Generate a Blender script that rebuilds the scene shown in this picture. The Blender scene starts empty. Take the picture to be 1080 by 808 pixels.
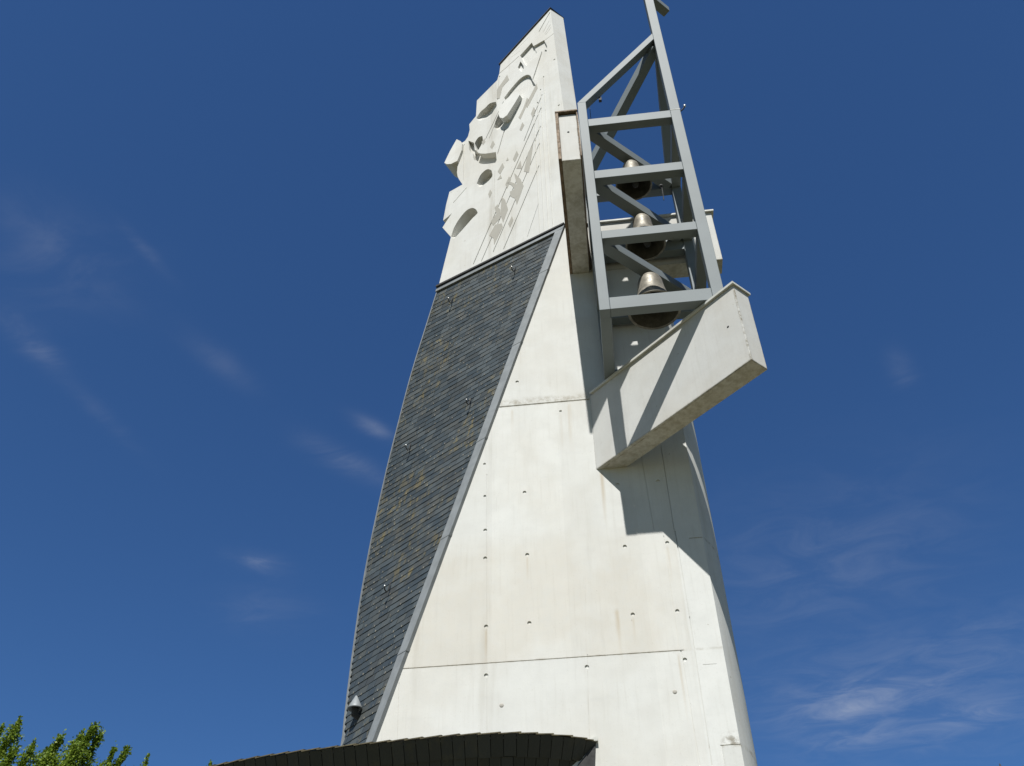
import bpy, bmesh, math, random
from mathutils import Vector, Matrix
R = math.radians
random.seed(7)
S = bpy.context.scene
COL = S.collection

# ------------------------------------------------------------------ camera (photo survey frame: x right, y away, z up; metres)
F_PX, PITCH, YAW, ROLL = 1020.0, R(43.2546), R(6.2), R(-0.8456)
CAM = Vector((0, -12, 1.6))
fwd = Vector((-math.sin(YAW)*math.cos(PITCH), math.cos(YAW)*math.cos(PITCH), math.sin(PITCH)))
r0 = Vector((math.cos(YAW), math.sin(YAW), 0)); u0 = r0.cross(fwd)
rgt = r0*math.cos(ROLL) + u0*math.sin(ROLL); upv = -r0*math.sin(ROLL) + u0*math.cos(ROLL)
cd = bpy.data.cameras.new('camera'); cam = bpy.data.objects.new('camera', cd); COL.objects.link(cam)
cd.sensor_width = 36; cd.lens = F_PX/1080*36; cd.clip_start = .1; cd.clip_end = 6000
M = Matrix((rgt, upv, -fwd)).transposed().to_4x4(); M.translation = CAM
cam.matrix_world = M
S.camera = cam
def ray(u, v): return fwd + rgt*((u-540)/F_PX) + upv*((404-v)/F_PX)
def on_plane(u, v, P, n):
    d = ray(u, v); return CAM + d*((P-CAM).dot(n)/d.dot(n))
def onY(u, v, Y=0.0): return on_plane(u, v, Vector((0, Y, 0)), Vector((0, 1, 0)))

# ------------------------------------------------------------------ materials
MATS = {}
def mat(name, rough=.8, metal=0.0, spec=.22):
    m = bpy.data.materials.new(name); m.use_nodes = True
    nt = m.node_tree; b = nt.nodes['Principled BSDF']
    b.inputs['Roughness'].default_value = rough; b.inputs['Metallic'].default_value = metal; b.inputs['Specular IOR Level'].default_value = spec
    MATS[name] = m
    return m, nt, b
def N(nt, t, **k):
    n = nt.nodes.new(t)
    for a, v in k.items():
        if a in n.inputs: n.inputs[a].default_value = v
        else: setattr(n, a, v)
    return n
def noise(nt, vec, scale, detail=4, rough=.55, stretch=None):
    if stretch:
        mp = N(nt, 'ShaderNodeMapping'); mp.inputs['Scale'].default_value = stretch
        nt.links.new(vec, mp.inputs['Vector']); vec = mp.outputs[0]
    n = N(nt, 'ShaderNodeTexNoise'); n.inputs['Scale'].default_value = scale
    n.inputs['Detail'].default_value = detail; n.inputs['Roughness'].default_value = rough
    nt.links.new(vec, n.inputs['Vector']); return n.outputs['Fac']
def ramp(nt, fac, a, b, va=0.0, vb=1.0):
    m = N(nt, 'ShaderNodeMapRange'); m.interpolation_type = 'SMOOTHSTEP'
    m.inputs['From Min'].default_value = a; m.inputs['From Max'].default_value = b
    m.inputs['To Min'].default_value = va; m.inputs['To Max'].default_value = vb
    nt.links.new(fac, m.inputs['Value']); return m.outputs[0]
def mth(nt, op, a, b=None):
    m = N(nt, 'ShaderNodeMath'); m.operation = op
    for i, x in enumerate((a, b)):
        if x is None: continue
        if isinstance(x, (int, float)): m.inputs[i].default_value = x
        else: nt.links.new(x, m.inputs[i])
    return m.outputs[0]
def mix(nt, fac, a, b):
    m = N(nt, 'ShaderNodeMix'); m.data_type = 'RGBA'
    for s, x in ((m.inputs[0], fac), (m.inputs[6], a), (m.inputs[7], b)):
        if isinstance(x, (int, float)): s.default_value = x
        elif isinstance(x, tuple): s.default_value = (*x, 1)
        else: nt.links.new(x, s)
    return m.outputs[2]
def bump(nt, b, h, strength, dist):
    n = N(nt, 'ShaderNodeBump'); n.inputs['Strength'].default_value = strength; n.inputs['Distance'].default_value = dist
    nt.links.new(h, n.inputs['Height']); nt.links.new(n.outputs[0], b.inputs['Normal'])
def pos(nt):
    g = N(nt, 'ShaderNodeNewGeometry'); return g.outputs['Position']
def sepz(nt, p):
    s = N(nt, 'ShaderNodeSeparateXYZ'); nt.links.new(p, s.inputs[0]); return s.outputs

def concrete(name, base, beige=(.50, .44, .34), dirt=(.30, .27, .21), pours=(), lines=(), beige_amt=.38, dirt_amt=.5, edges=(), fold=None, runs=()):
    m, nt, b = mat(name, .88)
    p = pos(nt); x, y, z = sepz(nt, p)
    n1 = noise(nt, p, .55, 5); n2 = noise(nt, p, 2.2, 6); n3 = noise(nt, p, 38, 3)
    streak = noise(nt, p, 1.0, 5, .6, (3.2, 3.2, .22)); fine = noise(nt, p, 1.0, 4, .6, (22, 22, 1.2))
    f = ramp(nt, n1, .42, .66, 0, .45)
    for a, bb, am in pours:                                     # a pour of warmer concrete between two heights
        up = ramp(nt, z, a-.01, a+.01); dn = ramp(nt, z, bb-.55, bb+.1, 1, 0)
        k = mth(nt, 'MULTIPLY', mth(nt, 'MULTIPLY', up, dn), ramp(nt, n1, .3, .6, .25, 1))
        f = mth(nt, 'ADD', f, mth(nt, 'MULTIPLY', k, am))
    f = mth(nt, 'MINIMUM', f, 1.0)
    if fold: f = mth(nt, 'MINIMUM', mth(nt, 'ADD', f, .16), 1.0)
    if fold:                                                    # the strip beyond the fold line is another, whiter pour
        xf = mth(nt, 'ADD', mth(nt, 'MULTIPLY', z, fold[1]), fold[0]); k = ramp(nt, mth(nt, 'SUBTRACT', x, xf), -.01, .01, 1, .15)
        f = mth(nt, 'MULTIPLY', f, k)
    cell = N(nt, 'ShaderNodeCombineXYZ'); nt.links.new(mth(nt, 'FLOOR', mth(nt, 'DIVIDE', mth(nt, 'ADD', x, 40.88), 1.09)), cell.inputs[0]); nt.links.new(mth(nt, 'FLOOR', mth(nt, 'DIVIDE', mth(nt, 'SUBTRACT', z, 7.8), 4.63)), cell.inputs[2])
    wn = N(nt, 'ShaderNodeTexWhiteNoise'); nt.links.new(cell.outputs[0], wn.inputs['Vector'])
    base0 = base; base = mix(nt, wn.outputs['Value'], tuple(v*.955 for v in base0), tuple(v*1.03 for v in base0)); base_dim = mix(nt, wn.outputs['Value'], tuple(v*.87 for v in base0), tuple(v*.95 for v in base0))
    c = mix(nt, ramp(nt, n2, .35, .7, 0, .7), base, base_dim)
    c = mix(nt, mth(nt, 'MULTIPLY', f, beige_amt), c, beige)
    base = base0
    c = mix(nt, mth(nt, 'MULTIPLY', ramp(nt, streak, .55, .78), .26*dirt_amt*2), c, dirt)
    c = mix(nt, ramp(nt, fine, .5, .8, 0, .16), c, dirt)
    c = mix(nt, ramp(nt, n3, .58, .75, 0, .20), c, dirt)
    smear = noise(nt, p, 1.0, 6, .65, (1.6, 1.6, 7)); c = mix(nt, ramp(nt, smear, .56, .74, 0, .16), c, tuple(v*.72 for v in base))
    pit = noise(nt, p, 11, 2, .5); c = mix(nt, ramp(nt, pit, .745, .77, 0, .45), c, dirt)
    mot = noise(nt, p, 6.5, 6, .7); c = mix(nt, ramp(nt, mot, .4, .75, 0, .34), c, tuple(v*.86 for v in base))
    for zl, w, am in lines:                                     # dirt gathered along a joint
        d = mth(nt, 'ABSOLUTE', mth(nt, 'SUBTRACT', z, zl))
        k = mth(nt, 'MULTIPLY', ramp(nt, d, 0, w, 1, 0), ramp(nt, noise(nt, p, 7.5, 8, .75), .38, .66))
        c = mix(nt, mth(nt, 'MULTIPLY', k, am), c, dirt)
    for P, n_, w_, am in edges:                                 # grime along an arris
        q = N(nt, 'ShaderNodeVectorMath'); q.operation = 'SUBTRACT'; nt.links.new(p, q.inputs[0]); q.inputs[1].default_value = P
        cr_ = N(nt, 'ShaderNodeVectorMath'); cr_.operation = 'CROSS_PRODUCT'; nt.links.new(q.outputs[0], cr_.inputs[0]); cr_.inputs[1].default_value = n_
        le = N(nt, 'ShaderNodeVectorMath'); le.operation = 'LENGTH'; nt.links.new(cr_.outputs[0], le.inputs[0]); d = le.outputs['Value']
        k = mth(nt, 'MULTIPLY', ramp(nt, d, 0, w_, 1, 0), ramp(nt, noise(nt, p, 9, 6, .75), .42, .60))
        c = mix(nt, mth(nt, 'MULTIPLY', k, am), c, (.16, .135, .09))
    for x0, z0, ln, w_, am in runs:                             # thin water runs
        k = mth(nt, 'MULTIPLY', ramp(nt, mth(nt, 'ABSOLUTE', mth(nt, 'SUBTRACT', x, x0)), 0, w_, 1, 0), mth(nt, 'MULTIPLY', ramp(nt, z, z0-ln, z0-.1, 0, 1), ramp(nt, z, z0-.1, z0, 1, 0)))
        c = mix(nt, mth(nt, 'MULTIPLY', mth(nt, 'MULTIPLY', k, ramp(nt, fine, .3, .6, .3, 1)), am), c, (.40, .31, .19))
    nt.links.new(c, b.inputs['Base Color'])
    h = mth(nt, 'ADD', mth(nt, 'MULTIPLY', n3, .35), mth(nt, 'MULTIPLY', noise(nt, p, 130, 2), .2))
    h = mth(nt, 'ADD', h, mth(nt, 'MULTIPLY', noise(nt, p, 5, 4), .6))
    bump(nt, b, h, .35, .006)
    return m
_a, _b = onY(717, 600), onY(748, 808); FOLD1 = (_b.x-_a.x)/(_b.z-_a.z); FOLD0 = _a.x-FOLD1*_a.z
WHITE = (.635, .638, .612)
concrete('wall_concrete', WHITE, pours=((7.80, 9.9, .75),), lines=((12.50, .14, .75), (7.805, .03, .5), ), fold=(FOLD0, FOLD1), edges=(((1.37, 0, 6.53), (0, 1, 0), .20, .8),), runs=[(onY(u, v).x, onY(u, v).z, ln, w_, am) for u, v, ln, w_, am in ((512.7, 661, .7, .035, .4), (667, 649, .5, .03, .35), (703.7, 573, .8, .03, .4), (650, 640, .9, .05, .5), (634, 495, 1.3, .05, .5), (600, 424, 1.4, .05, .35), (540, 430, .8, .04, .3), (591, 434, 1.0, .04, .3), (715, 686, 1.2, .03, .45), (556, 585, .6, .03, .3))])
concrete('side_concrete', (.585, .588, .56), lines=((6.5, .05, 1.0), (9.55, .045, 1.0)))
concrete('beam_concrete', (.575, .572, .545), beige_amt=.7, dirt_amt=.8, lines=((15.66, .03, .8), (10.95, .035, .8), (12.47, .05, .35)), edges=(((2.262, -2.172, 0), (0, 0, 1), .04, .9), ((2.499, -1.935, 0), (0, 0, 1), .03, .8), ((2.262, -2.172, 10.941), (.7071, .7071, 0), .03, .8), ((2.262, -2.172, 10.941), (.7071, -.7071, 0), .018, .7), (tuple(on_plane(634, 450, Vector((2.262, -2.172, 0)), Vector((1, 1, 0)).normalized())), (0, 0, 1), .02, .7), ((-.014, 0, 0), (0, 0, 1), .03, .9), ((.205, -2.527, 0), (0, 0, 1), .022, .9), ((.05, -2.527, 15.652), (1, 0, 0), .018, .8), ((2.70, 0, 0), (0, 0, 1), .018, .6)))
concrete('relief_concrete', (.635, .632, .60), beige=(.52, .46, .35), beige_amt=.5, dirt_amt=.8)
concrete('patch_concrete', (.40, .385, .34), beige=(.35, .325, .27))
concrete('plug_concrete', (.42, .40, .36))

def simple(name, col, rough=.6, metal=0.0, var=.15, scale=6, bumpk=.1, dist=.002, stretch=None, spec=.22):
    m, nt, b = mat(name, rough, metal, spec); p = pos(nt)
    n1 = noise(nt, p, scale, 5, .6, stretch)
    c = mix(nt, ramp(nt, n1, .3, .7), tuple(v*(1-var) for v in col), tuple(min(1, v*(1+var)) for v in col))
    nt.links.new(c, b.inputs['Base Color'])
    nt.links.new(ramp(nt, noise(nt, p, scale*3, 4), .3, .7, max(.05, rough-.1), min(1, rough+.1)), b.inputs['Roughness'])
    if bumpk: bump(nt, b, noise(nt, p, scale*12, 3), bumpk, dist)
    return m
simple('steel_paint', (.158, .181, .188), .62, 0, .05, 1.5, 0, spec=.29)
for l in list(MATS['steel_paint'].node_tree.links):
    if l.to_socket.name == 'Roughness': MATS['steel_paint'].node_tree.links.remove(l)
simple('zinc', (.225, .24, .245), .6, .1, .12, 4, .03)
simple('zinc_pale', (.52, .52, .48), .65, 0, .12, 4, .03)
simple('bronze', (.20, .183, .15), .52, .25, .3, 7, .15, .003)
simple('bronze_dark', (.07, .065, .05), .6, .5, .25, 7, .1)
simple('dark_iron', (.045, .045, .045), .75, 0, .2, 9, .03)
simple('rusted_plate', (.16, .115, .075), .75, .1, .35, 9, .2)
simple('backing', (.03, .032, .034), .9)
simple('bright_metal', (.70, .70, .68), .3, .7, .1, 9, 0)
simple('hook_metal', (.26, .245, .205), .6, 0, .5, 3, 0)
simple('mossy_slate', (.095, .082, .05), .8, 0, .45, 10, .3)
simple('trunk_bark', (.13, .10, .075), .9, 0, .3, 8, .6, .02)

# slate: per-slate tone in a colour attribute, lichen from noise
def slate(name, k=1.0, lichen=.8, warm=1.0):
    m, nt, b = mat(name, .55); p = pos(nt)
    at = N(nt, 'ShaderNodeAttribute'); at.attribute_name = 'tone'
    s = N(nt, 'ShaderNodeSeparateColor'); nt.links.new(at.outputs['Color'], s.inputs[0])
    c = mix(nt, s.outputs[0], (.044*k*warm, .056*k, .063*k/warm), (.067*k*warm, .082*k, .090*k/warm))
    c = mix(nt, mth(nt, 'MULTIPLY', s.outputs[1], .5), c, (.075*k, .072*k, .060*k))
    patch = mth(nt, 'MULTIPLY', ramp(nt, noise(nt, p, .6, 3), .44, .56), ramp(nt, noise(nt, p, 1, 5, .65, (11, 11, 4.5)), .48, .64))
    patch = mth(nt, 'MULTIPLY', patch, ramp(nt, s.outputs[2], .25, .8, .15, 1))
    c = mix(nt, mth(nt, 'MULTIPLY', patch, lichen), c, (.165, .135, .062))
    dots = ramp(nt, noise(nt, p, 26, 2, .4), .70, .76)
    c = mix(nt, mth(nt, 'MULTIPLY', dots, lichen*.7), c, (.26, .22, .14))
    nt.links.new(c, b.inputs['Base Color'])
    nt.links.new(ramp(nt, s.outputs[0], 0, 1, .42, .7), b.inputs['Roughness'])
    bump(nt, b, noise(nt, p, 30, 5, .6, (1, 1, .4)), .45, .006)
    return m
slate('slate'); slate('eave_slate', .72, .12, 1.18)

def ground_mat():
    m, nt, b = mat('dry_grass_ground', .95); p = pos(nt)
    c = mix(nt, ramp(nt, noise(nt, p, .15, 5), .4, .6), (.075, .072, .032), (.10, .088, .048))
    c = mix(nt, ramp(nt, noise(nt, p, 30, 4), .5, .7, 0, .6), c, (.14, .12, .07))
    nt.links.new(c, b.inputs['Base Color']); bump(nt, b, noise(nt, p, 40, 4), .6, .02)
ground_mat()
def leaf_mat():
    m, nt, b = mat('leaf', .5)
    at = N(nt, 'ShaderNodeAttribute'); at.attribute_name = 'tone'
    s = N(nt, 'ShaderNodeSeparateColor'); nt.links.new(at.outputs['Color'], s.inputs[0])
    c = mix(nt, s.outputs[0], (.085, .15, .016), (.235, .31, .034))
    nt.links.new(c, b.inputs['Base Color'])
    tr = N(nt, 'ShaderNodeBsdfTranslucent'); nt.links.new(c, tr.inputs['Color'])
    mx = N(nt, 'ShaderNodeMixShader'); mx.inputs[0].default_value = .35
    out = nt.nodes['Material Output']
    nt.links.new(b.outputs[0], mx.inputs[1]); nt.links.new(tr.outputs[0], mx.inputs[2]); nt.links.new(mx.outputs[0], out.inputs[0])
leaf_mat()

# ------------------------------------------------------------------ mesh helpers
class MB:
    """collects shapes that belong to ONE part"""
    def __init__(s): s.v = []; s.f = []; s.tone = []; s.smooth = set()
    def add(s, vs, fs, tone=None, smooth=False):
        o = len(s.v); s.v += [Vector(p) for p in vs]
        for f in fs:
            if smooth: s.smooth.add(len(s.f))
            s.f.append([i+o for i in f]); s.tone.append(tone or (.5, .5, .5))
        return s
    def box(s, a, b):
        x0, y0, z0 = a; x1, y1, z1 = b
        return s.add([(x0,y0,z0),(x1,y0,z0),(x1,y1,z0),(x0,y1,z0),(x0,y0,z1),(x1,y0,z1),(x1,y1,z1),(x0,y1,z1)],
              [(3,2,1,0),(4,5,6,7),(0,1,5,4),(1,2,6,5),(2,3,7,6),(3,0,4,7)])
    def prism(s, front, back):
        n = len(front)
        return s.add(list(front)+list(back), [tuple(range(n)), tuple(range(2*n-1, n-1, -1))] +
              [((i+1) % n, i, n+i, n+(i+1) % n) for i in range(n)])
    def beam(s, a, b, w, h, up=(0, 0, 1)):
        """square bar from a to b; w across, h along up"""
        a = Vector(a); b = Vector(b); d = (b-a).normalized(); x = d.cross(Vector(up)).normalized(); y = x.cross(d)
        q = [(-w/2,-h/2),(w/2,-h/2),(w/2,h/2),(-w/2,h/2)]
        return s.prism([a+x*i+y*j for i, j in q], [b+x*i+y*j for i, j in q])
    def tube(s, pts, r, seg=8):
        pts = [Vector(p) for p in pts]; rs = r if isinstance(r, (list, tuple)) else [r]*len(pts)
        vs = []; 
        for i, p in enumerate(pts):
            d = (pts[min(i+1, len(pts)-1)]-pts[max(i-1, 0)]).normalized()
            x = d.cross(Vector((.31, .83, .46))).normalized(); y = d.cross(x)
            vs += [p+(x*math.cos(t)+y*math.sin(t))*rs[i] for t in [2*math.pi*k/seg for k in range(seg)]]
        fs = [(i*seg+k, i*seg+(k+1) % seg, (i+1)*seg+(k+1) % seg, (i+1)*seg+k) for i in range(len(pts)-1) for k in range(seg)]
        s.add(vs, fs, smooth=True)
        o = len(pts)*seg
        s.add(vs[:seg], [tuple(range(seg))[::-1]]); s.add(vs[o-seg:], [tuple(range(seg))])
        return s
    def lathe(s, c, prof, seg=40, axis=(0, 0, 1)):
        c = Vector(c); q = Vector((0, 0, 1)).rotation_difference(Vector(axis).normalized())
        vs = [c+q @ Vector((r*math.cos(2*math.pi*k/seg), r*math.sin(2*math.pi*k/seg), z)) for r, z in prof for k in range(seg)]
        fs = [(i*seg+k, i*seg+(k+1) % seg, (i+1)*seg+(k+1) % seg, (i+1)*seg+k) for i in range(len(prof)-1) for k in range(seg)]
        return s.add(vs, fs, smooth=True)
    def mesh(s, name, origin=(0, 0, 0), fixn=True, tone=False):
        me = bpy.data.meshes.new(name); o = Vector(origin)
        me.from_pydata([v-o for v in s.v], [], s.f)
        if s.smooth:
            for p in me.polygons: p.use_smooth = p.index in s.smooth
        if tone:
            at = me.color_attributes.new('tone', 'FLOAT_COLOR', 'CORNER')
            for p in me.polygons:
                for li in p.loop_indices: at.data[li].color = (*s.tone[p.index], 1)
        if fixn:
            bm = bmesh.new(); bm.from_mesh(me); bmesh.ops.recalc_face_normals(bm, faces=bm.faces); bm.to_mesh(me); bm.free()
        me.update(); return me
def wloc(o):
    v = Vector((0, 0, 0))
    while o: v = v+o.location; o = o.parent
    return v
def part(name, mb, m, parent=None, origin=None, bevel=0, tone=False, fixn=True, label=None, mesh=None):
    base = wloc(parent); org = Vector(origin) if origin is not None else base
    me = mesh if mesh is not None else mb.mesh(name, org, fixn, tone)
    if mesh is not None: me.transform(Matrix.Translation(-org))
    o = bpy.data.objects.new(name, me); COL.objects.link(o)
    if parent: o.parent = parent
    o.location = org-base
    me.materials.clear(); me.materials.append(MATS[m])
    if bevel:
        bv = o.modifiers.new('bevel', 'BEVEL'); bv.width = bevel; bv.segments = 2; bv.limit_method = 'ANGLE'; bv.angle_limit = R(40)
    if label: o['label'] = label
    return o
def thing(name, loc, label, cat, group=None):
    o = bpy.data.objects.new(name, None); COL.objects.link(o); o.location = loc; o.empty_display_size = .3
    o['label'] = label; o['category'] = cat
    if group: o['group'] = group
    return o
def tag(o, label=None, cat=None, group=None, kind=None):
    for k, v in (('label', label), ('category', cat), ('group', group), ('kind', kind)):
        if v: o[k] = v
def carve(mb, cutter, name):
    """mb minus cutter as a mesh (exact boolean)"""
    a = bpy.data.objects.new('tmp_a', mb.mesh('tmp_a')); b = bpy.data.objects.new('tmp_b', cutter.mesh('tmp_b'))
    COL.objects.link(a); COL.objects.link(b)
    md = a.modifiers.new('cut', 'BOOLEAN'); md.operation = 'DIFFERENCE'; md.solver = 'EXACT'; md.use_self = True; md.object = b
    dg = bpy.context.evaluated_depsgraph_get(); me = bpy.data.meshes.new_from_object(a.evaluated_get(dg)); me.name = name
    for o in (a, b):
        d = o.data; bpy.data.objects.remove(o); bpy.data.meshes.remove(d)
    return me
def interp(tab, z):
    if z <= tab[0][0]: (a, b) = tab[0], tab[1]
    elif z >= tab[-1][0]: (a, b) = tab[-2], tab[-1]
    else:
        for i in range(len(tab)-1):
            if tab[i][0] <= z <= tab[i+1][0]: a, b = tab[i], tab[i+1]; break
    t = (z-a[0])/(b[0]-a[0]); return a[1]+(b[1]-a[1])*t

# ------------------------------------------------------------------ tower form
ZTOP = 17.147
def xt(z): return -.188-(ZTOP-z)*.2873                          # edge between white wall and slate
def xr(z): return 1.50-.0055*z                                  # right arris of the white wall
def th(z): return R(25+(ZTOP-max(z, 4))*1.9)                    # turn of the slate face at a height
LTAB = [(0, .35), (4, .45), (7.07, .968), (7.915, 1.406), (9.54, 2.04), (10.97, 2.427), (11.595, 2.537), (12.5, 2.713), (13.53, 2.834), (14.675, 2.979), (16.11, 3.04), (17.3, 3.09)]
def ll(z):                                                      # smoothed length of the slate face
    return sum(interp(LTAB, z+d)*w for d, w in ((-.6, .25), (0, .5), (.6, .25))) if z > 7.6 else interp(LTAB, z)
def dirn(z): return Vector((-math.cos(th(z)), math.sin(th(z)), 0))
def nrm(z): return Vector((-math.sin(th(z)), -math.cos(th(z)), 0))
def sp(z, s, out=0.0): return Vector((xt(z), 0, z))+dirn(z)*s+nrm(z)*out

tower = thing('bell_tower', (0, 1, 0), 'tall white concrete bell tower with a dark slate flank and a carved relief crown', 'bell tower')

# white front wall, with tie holes and joints cut in
wall = MB()
outl = [(xt(0), 0), (xr(0), 0), (xr(6.5), 6.5), (xr(9.55), 9.55), (xr(15.648), 15.648), (-.118, 15.648), (-.118, 17.09), (-.19, ZTOP)]
wall.prism([Vector((x, 0, z)) for x, z in outl], [Vector((x+(.02 if i in (0, 7) else 0), .3, z)) for i, (x, z) in enumerate(outl)])
cut = MB()
def hole(u, v, r=.034, d=.016):
    p = onY(u, v); seg = 14
    cut.prism([p+Vector((r*math.cos(t), -.02, r*math.sin(t))) for t in [2*math.pi*k/seg for k in range(seg)]],
              [p+Vector((r*.9*math.cos(t), d, r*.9*math.sin(t))) for t in [2*math.pi*k/seg for k in range(seg)]])
HOLES = [(511.7,588.7),(556,585),(512.7,660.7),(558.3,657),(512.7,712.3),(619,703.3),(659,576.3),(703.7,572.3),(667.3,648),(714.3,644.3),(722.3,695.7),(511,489.3),(511.3,523.2),(553.2,519.2),(511.7,559.2),(545.4,402.7),(591.2,433.6),(651.3,511),(694,507.5),(617,655)]
for i, (u, v) in enumerate(HOLES[:-1]): hole(u, v, .024 if i in (11, 12, 16) else .031)
def groove(p, q, w=.012, d=.012):
    a, b = onY(*p), onY(*q); dv = (b-a).normalized(); x = Vector((dv.z, 0, -dv.x))*(w/2)
    cut.prism([a-x+Vector((0, -.01, 0)), b-x+Vector((0, -.01, 0)), b+x+Vector((0, -.01, 0)), a+x+Vector((0, -.01, 0))],
              [a-x+Vector((0, d, 0)), b-x+Vector((0, d, 0)), b+x+Vector((0, d, 0)), a+x+Vector((0, d, 0))])
def px(P):
    q = Vector(P)-CAM; z = q.dot(fwd); return 540+F_PX*q.dot(rgt)/z, 404-F_PX*q.dot(upv)/z
def hz(z, x0, x1, w=.013, d=.014): cut.box((x0, -.01, z-w/2), (x1, d, z+w/2))
hz(7.805, xt(7.8)+.02, .94, .012); hz(12.43, xt(12.43)+.02, -.005, .028, .03)
hz(6.5, 1.22, 1.6, .014); hz(9.55, 1.25, 1.6, .014)
hz(7.58, 1.16, 1.34, .006, .006)
groove((513.5, 500), (513.8, 800), .007, .008); groove((619.6, 690), (622, 785), .007, .008)
groove((617, 590), (618.5, 690), .004, .005)
groove((700, 565), (716, 684), .008, .01); groove((718, 686), (738, 808), .014, .014)
groove((712, 560), (727, 650), .016, .02); groove((727, 650), (751, 808), .014, .02)
groove((676, 480), (690, 560), .008, .008); groove((697, 470), (712, 565), .012, .012)
groove((421, 720), (419, 785), .006, .006)
groove((524, 525), (524, 540), .005, .006)
pf = MB(); pf.prism([Vector((x, -.018, z)) for x, z in ((1.235, 0), (1.497, 0), (1.464, 6.488), (1.235, 6.488))], [Vector((x, .05, z)) for x, z in ((1.235, 0), (1.497, 0), (1.464, 6.488), (1.235, 6.488))])
part('wall_foot', pf, 'side_concrete', tower)
part('front_wall', None, 'wall_concrete', tower, mesh=carve(wall, cut, 'front_wall'))
pl = MB()
for u, v in ((529, 744), (711.7, 729.7)):
    p = onY(u, v); pl = MB(); pl.lathe(p+Vector((0, .002, 0)), [(.0, .008), (.02, .008), (.028, .004), (.032, 0)], 20, (0, -1, 0))
    part('plug_or_hole_shade', pl, 'plug_concrete', tower)

# core of the tower: curved right flank, back, and the wall behind the slates
body = MB()
ST = [0, 2, 4, 5.5, 6.5, 7.2, 8, 8.8, 9.6, 10.4, 11.2, 12, 12.8, 13.6, 14.4, 15.2, 15.645]
FL = [(0, .006), (.085, .134), (.159, .293), (.205, .42), (.245, .575), (.278, .75), (.297, .93), (.303, 1.1), (.29, 1.3), (.2, 1.7), (0, 2.1)]
loops = []
for z in ST:
    sh = .96+.05*math.sin((z-8.0)/4*math.pi/2) if 4 < z < 14 else .97
    L = ll(z)
    loop = [sp(z, .03, -.06)+Vector((.05, .05, 0))]
    loop += [Vector((xr(z)-.004+dx*sh*1.02, y, z)) for dx, y in FL]
    loop += [sp(z, L, -.06)+Vector((1.6, 1.6, 0)), sp(z, L-.03, -.06)+Vector((.25, .35, 0)), sp(z, L-.03, -.06)]
    loops.append(loop)
n = len(loops[0])
vs = [p for l in loops for p in l]
fs = [(i*n+k, i*n+(k+1) % n, (i+1)*n+(k+1) % n, (i+1)*n+k) for i in range(len(ST)-1) for k in range(n)]
body.add(vs, fs); body.add(loops[0], [tuple(range(n))]); body.add(loops[-1], [tuple(range(n))])
side = body.mesh('side_wall', (0, 1, 0))
bm = bmesh.new(); bm.from_mesh(side); bmesh.ops.remove_doubles(bm, verts=bm.verts, dist=1e-5)
for f in bm.faces: f.smooth = True
for e in bm.edges:
    if len(e.link_faces) == 2 and e.calc_face_angle(0) > R(22): e.smooth = False
bm.to_mesh(side); bm.free(); side.transform(Matrix.Translation((0, 1, 0)))
sw = part('side_wall', None, 'side_concrete', tower, mesh=side)
# upper core behind relief/slate between the ring beams and the slab
upc = MB(); lp = []
for z in (15.5, 17.1):
    L = ll(z)
    lp.append([sp(z, .1, -.06), sp(z, L-.03, -.06), sp(z, L-.03, -.06)+Vector((.2, .32, 0)), sp(z, 0, -.06)+Vector((.18, .34, 0))])
upc.prism(lp[0], lp[1]); part('upper_wall', upc, 'side_concrete', tower)

# slate cladding of the warped left face
sl = MB(); hkm = MB(); EXP = .118; TRIM = .19
rows = int((ZTOP-.06-4.0)/EXP)
for k in range(rows):
    z0 = 4.0+k*EXP; z1 = min(z0+EXP*1.12, ZTOP-.05)
    a = TRIM-.03; b = ll(z0)-.02
    s = a-(.0 if k % 2 else .1)-random.uniform(0, .015)
    while s < b:
        w = random.choice((.17, .2, .2, .23)); e = s+w
        c0, c1 = max(s, a), min(e-.005, b); s = e
        if c1-c0 < .02: continue
        jz = random.uniform(-.004, .004); o = .017+random.uniform(-.002, .003); o2 = .009
        q = [sp(z0+jz, c0, o), sp(z0+jz, c1, o+random.uniform(-.003, .003)), sp(z1, c1, o2), sp(z1, c0, o2)]
        qb = [sp(z0+jz, c0, o-.007), sp(z0+jz, c1, o-.007), sp(z1, c1, o2-.007), sp(z1, c0, o2-.007)]
        tone = (random.random()**1.3, random.random()**2, random.random())
        if random.random() < .42:
            sm = (c0+c1)/2; hp = [sp(z0+jz+dz, sm+ds, o+oo) for oo in (.0, .007) for ds, dz in ((-.005, -.008), (.005, -.008), (.005, .022), (-.005, .022))]
            hkm.add(hp, [(4, 5, 6, 7), (0, 1, 5, 4), (1, 2, 6, 5), (3, 0, 4, 7)])
        sl.add(q+qb, [(0, 1, 2, 3), (1, 0, 4, 5), (0, 3, 7, 4), (2, 1, 5, 6)], tone)
slate_o = part('slate_cladding', sl, 'slate', tower, tone=True, fixn=False)
ho = part('slate_hooks', hkm, 'hook_metal', slate_o); ho['kind'] = 'stuff'
bk = MB(); zs = [4+i*.4 for i in range(33)]+[ZTOP-.02]
bk.add([sp(z, s, -.01) for z in zs for s in (.02, ll(z)-.01)]+[sp(z, s, -.05) for z in zs for s in (.02, ll(z)-.01)],
       [(2*i, 2*i+1, 2*i+3, 2*i+2) for i in range(len(zs)-1)])
part('slate_battens', bk, 'backing', slate_o)
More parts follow.
